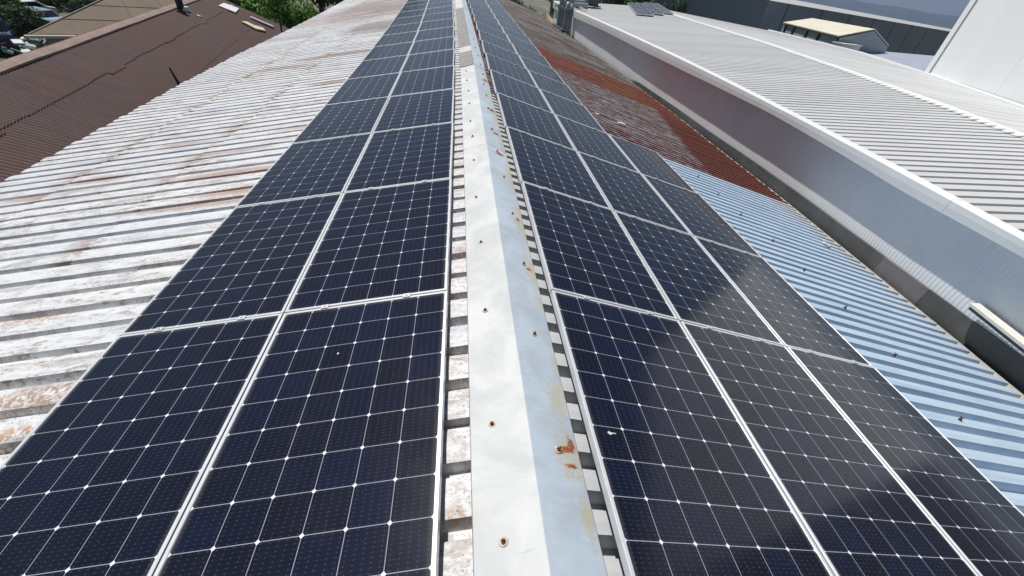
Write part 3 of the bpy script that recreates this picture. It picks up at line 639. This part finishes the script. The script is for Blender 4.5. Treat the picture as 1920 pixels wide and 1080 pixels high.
bx = tag(empty('white_box', (32.5, 37.4, -2)), 'pale box unit at the near corner of the yellow-roofed shed', 'box')
mb = MB(); mb.prism([(31.6, 37.2), (33.9, 37.9), (33.6, 38.8), (31.3, 38.0)], -3, -.05); local(mb.build('box_body', M_WHITE), bx)
mb = MB(); mb.prism([(31.5, 37.1), (34.0, 37.85), (33.65, 38.9), (31.2, 38.05)], -.05, .03); local(mb.build('lid', M_PLASTER), bx)
lr = tag(empty('low_ribbed_roof', (36, 38, -3)), 'low pale ribbed roof lying between the white building and the yellow shed', 'building')
mb = MB(); rows = []
for i in range(90):
    s = i*.27; dz = .05 if i % 2 else 0
    rows.append([(29.2+s*.36-.0, 29.0+s*.60, -.62+dz), (40.5+s*.36, 30.5+s*.60, -.30+dz)])
mb.grid(rows); local(mb.build('roof', mottled('bluish_roof', (.40, .44, .52), (.46, .49, .55), .5, 1)), lr)
mb = MB(); mb.prism([(29.4, 29.2), (40.3, 30.8), (48.6, 44.6), (37.8, 43.0)], -7, -.68); local(mb.build('wall', M_GREYL), lr)

# ------------------------------------------------------------------ brown-roofed building on the left
def m_brown():
    t = NT('brown_corrugated'); P = t.tc.outputs['Object']; x, y, z = t.sep(P)
    n1 = t.noise(t.map(P, (1, 5, 1)), 1.1, 7, .65); n2 = t.noise(P, 9, 5, .7); n3 = t.noise(P, .25, 3, .5)
    c = t.mix(t.step(n1, .3, .7), (.088, .052, .048), (.118, .078, .073)); c = t.mix(t.step(n3, .4, .65), c, (.105, .056, .040))
    c = t.mix(t.math('MULTIPLY', t.step(n2, .60, .68), .75), c, (.055, .035, .03)); c = t.mix(t.math('MULTIPLY', t.step(t.noise(t.map(P, (1.5, 6, 1), (3, 1, 0)), 2.2, 7, .75), .48, .62), .5), c, (.125, .082, .078)); c = t.mix(t.math('MULTIPLY', t.step(t.noise(P, .6, 5, .7), .52, .62), .4), c, (.13, .05, .03))
    return t.done(c, .75, 0, .3)
M_BROWN = m_brown()
M_BRIDGE = mottled('brown_ridge_tile', (.24, .16, .135), (.30, .22, .19), .8, 3)
br = tag(empty('brown_roofed_building', (-12, 17, -7)), 'long building with dark brown corrugated roof left of the factory', 'building')
rd = Vector((-.1954, .9807, 0)).normalized(); rn = Vector((rd.y, -rd.x, 0)); TB = .35
R0b = Vector((-11.8, 13.22, -2.0))
def bp_(s, t_, h=0, sgn=1): return R0b+rd*s+rn*(sgn*t_*math.cos(TB))+Vector((0, 0, -t_*math.sin(TB)+h))
SB0, SB1 = -14, 22.1
def brown(sgn, t0, t1, drop):
    mb = MB(); rows = []; s = SB0; k = 0
    while s < SB1:
        for q in range(5):
            h = .019*math.cos(2*math.pi*q/5); ss = s+q*.026
            off = .09*(int(ss/1.1*1) % 5 == 2)-.03*(int(ss/1.1) % 3 == 1)
            rows.append([bp_(ss, t0+(t1-t0)*j/3+(off if j == 3 and t1 < 2 else 0), h+drop+.01*mnoise.noise(Vector((ss*.3, j, sgn))), sgn) for j in range(4)])
        s += .13
    mb.grid(rows); return local(mb.build('roof_sheet', M_BROWN), br)
brown(1, .0, 1.42, 0); brown(1, 1.34, 3.02, -.024); brown(1, 2.94, 4.6, -.036); brown(-1, 0, 4.5, 0)
mb = MB(); rows = []
for i in range(46):
    s = SB0+i*(SB1-SB0)/45; b = .02*mnoise.noise(Vector((s*.5, 0, 0)))
    rows.append([bp_(s, .22, .03+b), bp_(s, .21, .075+b), bp_(s, .10, .10+b), bp_(s, 0, .115+b), bp_(s, .10, .10+b, -1), bp_(s, .2, .05+b, -1)])
mb.grid(rows); local(mb.build('ridge_tile', M_BRIDGE), br)
mb = MB()
q = [bp_(SB0+.3, 4.2), bp_(SB1-.3, 4.2), bp_(SB1-.3, 4.2, 0, -1), bp_(SB0+.3, 4.2, 0, -1)]
mb.add([(p.x, p.y, -7) for p in q]+[(p.x, p.y, p.z-.1) for p in q]+[tuple(bp_(SB0+.3, 0, -.12)), tuple(bp_(SB1-.3, 0, -.12))], [(0,1,5,4),(2,3,7,6),(1,2,6,9,5),(3,0,4,8,7)])
local(mb.build('wall', M_WALLOLD), br)
M_CREAM = mottled('cream_patch', (.60, .55, .40), (.50, .42, .28), .8, 6)
def on_brown(u0, s0, pts, h, name, mat, label, cat):
    mb = MB(); top = [tuple(bp_(s0+b, u0+a, h+.03)) for a, b in pts]; bot = [tuple(bp_(s0+b, u0+a, .016)) for a, b in pts]; n = len(pts)
    mb.add(top+bot, [tuple(range(n)), tuple(range(2*n-1, n-1, -1))]+[(i, n+i, n+(i+1) % n, (i+1) % n) for i in range(n)])
    return tag(mb.build(name, mat), label, cat)
on_brown(1.05, 19.0, [(0, 0), (0, 1.5), (.75, 1.9), (.85, .2)], .06, 'roof_sheet_patch', M_WHITE, 'white flat sheet lying near the far end of the brown roof', 'sheet')
on_brown(2.6, 17.3, [(-.1, 0), (.1, .6), (.5, .5), (.9, .9), (1.15, .3), (.7, -.3), (.3, -.1)], .07, 'roof_patch', M_CREAM, 'cream crumbling patch low on the brown roof near the grey sheet', 'patch')
on_brown(2.6, 19.6, [(0, 0), (0, .35), (1.3, .45), (1.3, .1)], .08, 'grey_sheet', mottled('zinc_offcut', (.42, .43, .47), (.5, .5, .53), .5, 5), 'narrow grey metal sheet on the brown roof beside the thin pole', 'sheet')
on_brown(1.0, 14.3, [(0, 0), (0, .2), (.15, .22), (.16, .02)], .04, 'brick', M_CREAM, 'lone small pale brick on the brown roof above the lap line', 'brick')
on_brown(1.35, 20.5, [(0, 0), (0, .3), (.2, .3), (.22, 0)], .07, 'brick', M_WHITE, 'white brick right of the white sheet on the brown roof', 'brick')
vt = tag(empty('vent_pipe', bp_(14.2, .1)), 'dark vent pipe with pale collar at the ridge of the brown roof', 'vent pipe')
v0 = bp_(14.4, .32); mb = MB(); mb.tube([v0, v0+Vector((-.05, 0, 1.5))], .17, 10); mb.tube([v0+Vector((-.05, 0, 1.45)), v0+Vector((-.05, 0, 1.7))], [.26, .12], 10); local(mb.build('pipe', M_BLACK), vt)
mb = MB(); mb.tube([v0+Vector((.12, .1, -.05)), v0+Vector((.12, .1, .14))], [.24, .18], 10); local(mb.build('collar', M_WHITE), vt)
mb = MB(); p = Vector((-9.9, 28.37, -3.2)); mb.tube([p, p+Vector((.02, 0, 3.6))], [.05, .035], 8); po = mb.build('thin_pole', M_BLACK); tag(po, 'thin black pole rising beyond the brown roof near the white eave', 'pole')
mb = MB(); mb.tube([(-8.6, 14.75, -1.93), (-8.55, 14.78, -2.2), (-8.5, 14.8, -2.42), (-8.5, 14.82, -3.2)], [.022, .03, .05, .05], 8); tag(mb.build('pipe_stub', M_BLACK), 'short thin dark pipe sticking out of the lower brown roof', 'pipe')

# second, hipped brown roof
M_BROWN2 = mottled('ochre_brown_roof', (.105, .072, .045), (.135, .095, .055), .8, .6, 0, (1, 1, 1), (.15, .065, .035))
hp = tag(empty('hipped_house', (-20, 33, -7)), 'house with ochre brown hipped roof behind the dark brown roof', 'house')
he = Vector((.793, .609, 0)).normalized(); hu = Vector((-he.y, he.x, 0)); H0 = Vector((-21.66, 26.89, -4.05))
def hq(a, b, th=.30): return H0+he*a+hu*b*math.cos(th)+Vector((0, 0, b*math.sin(th)))
tops = [hq(0, 0), hq(8.8, 0), hq(8.8, 8), hq(7.4, 8)]
mb = MB(); n_ = Vector((0, 0, .1)); mb.add([tuple(p+n_) for p in tops]+[tuple(p) for p in tops], [(0,1,2,3),(7,6,5,4),(0,4,5,1),(1,5,6,2),(2,6,7,3),(3,7,4,0)]); local(mb.build('roof', M_BROWN2), hp)
lft = [hq(0, 0), hq(7.4, 8), Vector(hq(0, 0))+he*6.9+hu*8.3]
mb = MB(); mb.add([tuple(p+n_) for p in lft]+[tuple(p-n_*.2) for p in lft], [(0,1,2),(5,4,3),(0,3,4,1),(1,4,5,2),(2,5,3,0)]); local(mb.build('roof', M_BROWN2), hp)
for b in (1.6, 3.3, 5.6):
    mb = MB(); mb.tube([hq(.93*b, b)+n_, hq(8.8, b)+n_], .03, 6); local(mb.build('batten', M_BROWN), hp)
for a in (4.6, 6.4, 8.0):
    mb = MB(); mb.tube([hq(a, 1.7)+n_*1.02, hq(a+.1, 6)+n_*1.02], .02, 6); local(mb.build('batten', M_BROWN), hp)
mb = MB(); mb.tube([hq(0, 0)+n_, hq(7.4, 8)+n_*1.4], .05, 8); local(mb.build('hip_ridge', M_BRIDGE), hp)
mb = MB(); mb.tube([hq(-.2, -.1)+n_*.3, hq(8.8, -.1)+n_*.3], .08, 8); local(mb.build('gutter', mottled('pale_pvc', (.55, .52, .46), (.62, .58, .5), .6, 3)), hp)
mb = MB(); pq = [hq(.5, .6), hq(8.5, .6), hq(8.5, 8), hq(7.6, 7.6)]; mb.prism([(p.x, p.y) for p in pq], -7, -3.98); local(mb.build('wall', M_WALLOLD), hp)

# ------------------------------------------------------------------ ground, yard, vehicles
t = NT('yard_ground'); P = t.tc.outputs['Object']; n1 = t.noise(P, .12, 6, .6); n2 = t.noise(P, 1.5, 6, .7)
gm = t.done(t.mix(t.step(n1, .42, .58), t.mix(n2, (.07, .085, .04), (.11, .12, .06)), t.mix(n2, (.16, .14, .11), (.22, .20, .17))), .95)
mb = MB(); mb.add([(-9000, -9000, -7), (9000, -9000, -7), (9000, 9000, -7), (-9000, 9000, -7)], [(0, 1, 2, 3)]); tag(mb.build('ground', gm), kind='structure')
# distant blue hills
def hills(name, d0, az0, az1, hs, depth, mat):
    mb = MB(); rows = []; n = 90
    for i in range(n+1):
        a = az0+(az1-az0)*i/n; h = hs(i/n)+d0*.002*mnoise.noise(Vector((i*.25, 3, d0)))
        rows.append([(math.sin(a)*(d0+depth*s)+0, math.cos(a)*(d0+depth*s), -8+(h+8)*math.sin(min(1, s/.5)*math.pi/2)*(1 if s <= .5 else 1-.8*(s-.5)/.5)+(h*.06*mnoise.noise(Vector((i*.5, s*6, 1))) if 0 < s < .5 else 0)) for s in (0, .1, .2, .3, .4, .5, .75, 1)])
    mb.grid(rows); return tag(mb.build(name, mat, None, True), kind='structure')
hz = NT('air'); hv = hz.n.new('ShaderNodeVolumePrincipled'); hv.inputs['Color'].default_value = (.50, .66, 1.0, 1); hv.inputs['Density'].default_value = .00016; hv.inputs['Anisotropy'].default_value = .3
hz.n.remove(hz.b); hz.l.new(hv.outputs[0], hz.n['Material Output'].inputs['Volume'])
mb = MB(); mb.box((-5500, -5500, -8), (5500, 5500, 260)); tag(mb.build('haze', hz.mat), kind='stuff')
M_HILL = mottled('forested_hill', (.030, .045, .05), (.040, .058, .06), .95, .01)
hills('hills', 3200, math.radians(10), math.radians(75), lambda q: 150-60*q+20*math.sin(q*9), 1300, M_HILL)

# cars
def car(x, y, rot, body, label, name='parked_car', L=4.2, Wd=1.7, Hh=1.45):
    e = empty(name, (x, y, -7)); e.rotation_euler = (0, 0, rot); tag(e, label, 'car', 'parked cars')
    prof = [(-.5, .28), (-.5, .55), (-.47, .64), (-.30, .68), (-.20, .97), (.18, 1.0), (.34, .70), (.47, .64), (.5, .5), (.5, .25)]
    mb = MB(); rows = []
    for sx, in_, zt in ((-.5, .0, 0), (-.5, .0, 1), (-.42, .0, 2), (.42, .0, 2), (.5, 0, 1), (.5, 0, 0)):
        pass
    rows = []
    for wx in (-.5, -.47, 0, .47, .5):
        r = []
        for px, pz in prof:
            tuck = 1-.16*max(0, (pz-.66)/.34); hh = pz*Hh-(.03 if abs(wx) == .5 else 0); r.append((wx*Wd*tuck, px*L*(1 if abs(wx) < .49 else .985), hh))
        rows.append(r)
    mb.grid(rows, close=True); n = len(prof); mb.f += [tuple(range(n)), tuple(range(4*n, 5*n))[::-1]]; mb.m += [0, 0]
    b = mb.build('body', body, e)
    g = MB()
    for s in (-1, 1):
        X = lambda z: s*(Wd*.5*(1-.16*max(0, (z/Hh-.66)/.34))+.006); z0, z1 = .70*Hh, .93*Hh
        g.add([(X(z0), -.24*L, z0), (X(z0), .26*L, z0), (X(z1), .16*L, z1), (X(z1), -.19*L, z1)], [(0, 1, 2, 3)])
    for p0, p1 in ((-.30, -.205), (.335, .19)):
        g.add([(-Wd*.42, p0*L+(.012 if p0 > 0 else -.012), .70*Hh), (Wd*.42, p0*L+(.012 if p0 > 0 else -.012), .70*Hh), (Wd*.38, p1*L+(.012 if p0 > 0 else -.012), .955*Hh), (-Wd*.38, p1*L+(.012 if p0 > 0 else -.012), .955*Hh)], [(0, 1, 2, 3)])
    g.build('windows', M_GLASS, e)
    for sx in (-1, 1):
        for sy in (-.32, .32):
            wm = MB(); wm.tube([(sx*(Wd*.5-.17), sy*L, .31), (sx*(Wd*.5+.01), sy*L, .31)], .31, 14); wm.build('wheel', M_BLACK, e)
M_GLASS = mottled('car_glass', (.01, .014, .018), (.015, .02, .025), .08, 2)
car(-31.2, 36.0, .7, mottled('navy_paint', (.008, .012, .05), (.01, .015, .06), .25, 2), 'dark navy blue car in the yard at the left picture edge', L=4.6, Wd=1.9, Hh=1.9)
car(-37.5, 47.4, -.3, mottled('white_paint', (.75, .76, .78), (.8, .8, .8), .3, 2), 'white car with dark windows beyond the hipped roof')
car(-34.2, 44.2, 1.3, mottled('pale_blue_paint', (.25, .36, .46), (.3, .4, .5), .3, 2), 'pale blue car in front of the hedge')
def pile(x, y, z, n, s, mats, name, label, cat, seed):
    r = random.Random(seed); e = tag(empty(name, (x, y, z)), label, cat); n = n*2
    for k in range(n):
        mb = MB(); a = [r.uniform(.06, .24)*s for _ in range(3)]; mb.box((-a[0], -a[1], -a[2]*.5), (a[0], a[1], a[2]*.5)); o = mb.build('scrap_piece', mats[k % len(mats)], e)
        bv = o.modifiers.new('b', 'BEVEL'); bv.width = .03
        o.location = (r.uniform(-s, s), r.uniform(-s, s), r.uniform(.1, .7)*s); o.rotation_euler = (r.uniform(-.6, .6), r.uniform(-.6, .6), r.uniform(0, 3))
M_TEAL = mottled('teal_tarp', (.10, .22, .22), (.16, .30, .29), .5, 3); M_MAROON = mottled('maroon_sheet', (.12, .03, .05), (.18, .05, .07), .6, 3)
pile(-28.3, 35.4, -7, 14, 1.5, [M_TEAL, M_WHITE, M_MAROON, M_GREYL, M_TEAL], 'scrap_heap', 'heap of white and teal scrap in the yard between car and hipped house', 'scrap heap', 4)
pile(-29.8, 38.6, -7, 9, 1.2, [M_WHITE, M_PALE, M_WHITE], 'rubble_heap', 'heap of white sacks and boards behind the scrap heap', 'rubble heap', 9)

# ------------------------------------------------------------------ trees
def m_leaf(name, a, b):
    t = NT(name); P = t.tc.outputs['Object']; r = t.n.new('ShaderNodeObjectInfo').outputs['Random']
    f = t.noise(P, 2.3, 5, .7); c = t.mix(t.step(f, .3, .7), a, b); t.b.inputs['Subsurface Weight'].default_value = 0
    m = t.done(c, .6, 0, .25)
    tr = t.n.new('ShaderNodeBsdfTranslucent'); t.l.new(c, tr.inputs[0]); mx = t.n.new('ShaderNodeMixShader'); mx.inputs[0].default_value = .3
    out = t.n['Material Output']; t.l.new(t.b.outputs[0], mx.inputs[1]); t.l.new(tr.outputs[0], mx.inputs[2]); t.l.new(mx.outputs[0], out.inputs[0]); return m
LEAVES = [m_leaf('dark_leaves', (.018, .045, .012), (.035, .075, .02)), m_leaf('mid_leaves', (.035, .085, .015), (.06, .13, .03)), m_leaf('bright_leaves', (.08, .19, .02), (.14, .28, .045))]
M_BARK = mottled('bark', (.09, .06, .04), (.14, .10, .07), .95, 8)
def crown_mesh(seed, n, ls, squash=1):
    r = random.Random(seed); mb = MB(); cl = []
    for _ in range(22):
        v = Vector((r.gauss(0, 1), r.gauss(0, 1), r.gauss(0, 1))).normalized()*r.uniform(.35, .85); cl.append((v, r.uniform(.22, .42)))
    for i in range(n):
        c, rad = cl[r.randrange(22)]; d = Vector((r.gauss(0, 1), r.gauss(0, 1), r.gauss(0, 1))).normalized()
        p = c+d*rad*r.uniform(.6, 1.05); p.z *= squash; nv = (d+Vector((r.uniform(-.8, .8), r.uniform(-.8, .8), r.uniform(-.3, .9)))).normalized()
        a = nv.orthogonal().normalized(); a = Matrix.Rotation(r.uniform(0, 6.3), 3, nv) @ a; b = nv.cross(a); l = ls*r.uniform(.6, 1.3)
        mb.add([p-a*l, p+b*l*.45, p+a*l, p-b*l*.45+nv*l*.15], [(0, 1, 2, 3)])
    me = mb.build('crown', LEAVES[0], fix=False); md = me.data; bpy.data.objects.remove(me); return md
CR = [crown_mesh(s, 3800, .062) for s in (1, 2, 3)]
HEDGE = [crown_mesh(s, 3000, .07, .8) for s in (5, 6)]
def tree(x, y, h, rad, leaf, mi, label, cat='tree', name='leafy_tree', group=None, zb=-7, sy=1):
    e = tag(empty(name, (x, y, zb)), label, cat, group); r = random.Random(int(x*31+y*17))
    src = (CR+HEDGE)[mi]; md = src.copy(); md.materials.clear(); md.materials.append(LEAVES[leaf])
    o = bpy.data.objects.new('crown', md); COL.objects.link(o); o.parent = e; o.location = (0, 0, h-rad*.95); o.scale = (rad*sy, rad, rad*r.uniform(.9, 1.1)); o.rotation_euler = (0, 0, r.uniform(0, 6))
    mb = MB(); top = Vector((r.uniform(-.3, .3), r.uniform(-.3, .3), h-rad*.9)); mb.tube([(0, 0, 0), (.05, .02, top.z*.5), top], [.05*rad+.08, .04*rad+.05, .03*rad], 8)
    for k in range(5):
        a = r.uniform(0, 6.3); mb.tube([top*r.uniform(.6, .95), top+Vector((math.cos(a)*rad*.45, math.sin(a)*rad*.45, rad*r.uniform(.1, .5)))], [.025*rad+.02, .01*rad], 6)
    mb.build('trunk', M_BARK, e)
GT = 'trees behind the brown roofs'
T = [(-46, 52, 9, 4.5, 0, 'dark tree at the top left corner beyond the yard'), (-41.5, 55, 8, 4.2, 0, 'dark tree behind the white car'), (-37, 58, 8.5, 4.5, 1, 'mid green tree behind the pale gutter corner'),
     (-50, 61, 12, 6, 0, 'tall dark tree furthest left in the back row'), (-43, 66, 12, 6, 1, 'tall mid green tree in the back row on the left'), (-36, 69, 13, 6.5, 0, 'tall dark tree behind the hipped roof hip'),
     (-29, 50, 8.0, 3.6, 2, 'bright green tree just behind the hipped roof slope'), (-24.5, 58, 7.5, 4, 2, 'bright green crown above the hipped roof ridge'),
     (-26, 74, 14, 7, 0, 'tall dark tree behind the vent pipe'), (-17.5, 66, 12, 6, 0, 'dark tree beyond the far end of the brown roof'), (-15.8, 47.5, 6.0, 3.6, 2, 'bright green tree beside the far end of the brown roof'),
     (-12.4, 44.0, 4.4, 2.6, 2, 'low bright green bush behind the thin pole'), (-12.6, 56, 10.5, 4.8, 0, 'dark tree right of the thin pole'), (-9.2, 49.5, 9.5, 3.6, 0, 'dark tree above the white roof eave'),
     (-8, 68, 13, 6.5, 0, 'large dark tree beyond the far end of the factory'), (-19, 52, 8.0, 3.6, 1, 'mid green tree between hipped roof and brown roof')]
for i, (x, y, h, rad, lf, lb) in enumerate(T): tree(x, y, h, rad, lf, i % 3, lb, group=GT)
for i, (x, y, w_) in enumerate(((-33.5, 41.8, 1.6), (-36.6, 44.2, 1.7), (-31.5, 46.5, 2.0), (-34.8, 50.2, 2.2))):
    tree(x, y, 2.4+.3*i, 1.5, (0, 1, 0, 1)[i], 3+i % 2, ('low dark bush behind the navy car', 'olive bush left of the pale blue car', 'dark bush against the hip of the hipped roof', 'mid green bush behind the two pale cars')[i], 'bush', 'bush', 'bushes round the yard', sy=w_)
for i, (x, y, h, rad, lf, lb) in enumerate(((6.9, 46.5, 6.1, 1.5, 1, 'green bush below the far end of the rusty roof'), (8.0, 44.6, 5.3, 1.3, 2, 'bright green bush beside the far pipe stack'), (5.4, 52.5, 7.2, 2.2, 0, 'dark bush furthest beyond the rusty roof'), (3.0, 50, 6.7, 1.9, 1, 'dusty green bush behind the far ridge end'))):
    tree(x, y, h, rad, lf, 3+i % 2, lb, 'bush', 'bush', 'bushes beyond the factory')
for i, (x, y, h, rad, lf, lb) in enumerate(((23.5, 65, 8.3, 3.2, 1, 'green tree left of the pale annex'), (27.6, 63.8, 7.9, 2.9, 0, 'dark tree touching the pale annex corner'), (20.3, 68, 8.9, 3.4, 0, 'dark tree behind the warehouse roof panels'), (25.5, 76, 10.2, 4.4, 1, 'tall green tree in the row behind the warehouse'), (16.5, 74, 9.6, 3.8, 1, 'green tree beyond the tank on the warehouse'))):
    tree(x, y, h, rad, lf, i % 3, lb, group='trees behind the warehouse')
# small houses far beyond
def house(x, y, w_, d_, h, rot, rc, label, name='small_house'):
    e = tag(empty(name, (x, y, -7)), label, 'house'); e.rotation_euler = (0, 0, rot)
    mb = MB(); mb.box((-w_/2, -d_/2, 0), (w_/2, d_/2, h)); mb.build('wall', M_PALE2, e)
    mb = MB(); o_ = .4; mb.add([(-w_/2-o_, -d_/2-o_, h), (w_/2+o_, -d_/2-o_, h), (w_/2+o_, d_/2+o_, h), (-w_/2-o_, d_/2+o_, h), (-w_/2+1.2, 0, h+1.5), (w_/2-1.2, 0, h+1.5)], [(0, 1, 5, 4), (1, 2, 5), (2, 3, 4, 5), (3, 0, 4), (3, 2, 1, 0)]); mb.build('roof', rc, e)
M_PALE2 = mottled('pale_render', (.45, .43, .38), (.5, .47, .42), .9, 1)
house(9.2, 58.0, 5, 5, 3.3, .4, mottled('tan_tiles', (.42, .30, .18), (.48, .35, .22), .85, 2), 'small house with tan roof beyond the rusty roof end')
house(24, 92, 9, 7, 6.0, .2, mottled('terracotta_tiles', (.45, .25, .15), (.52, .32, .2), .85, 2), 'distant house with terracotta roof above the trees')
house(1.5, 62.0, 6, 5, 3.8, .1, mottled('faded_tan_tiles', (.40, .33, .25), (.46, .38, .28), .85, 2), 'small faded tan roof just past the factory end')
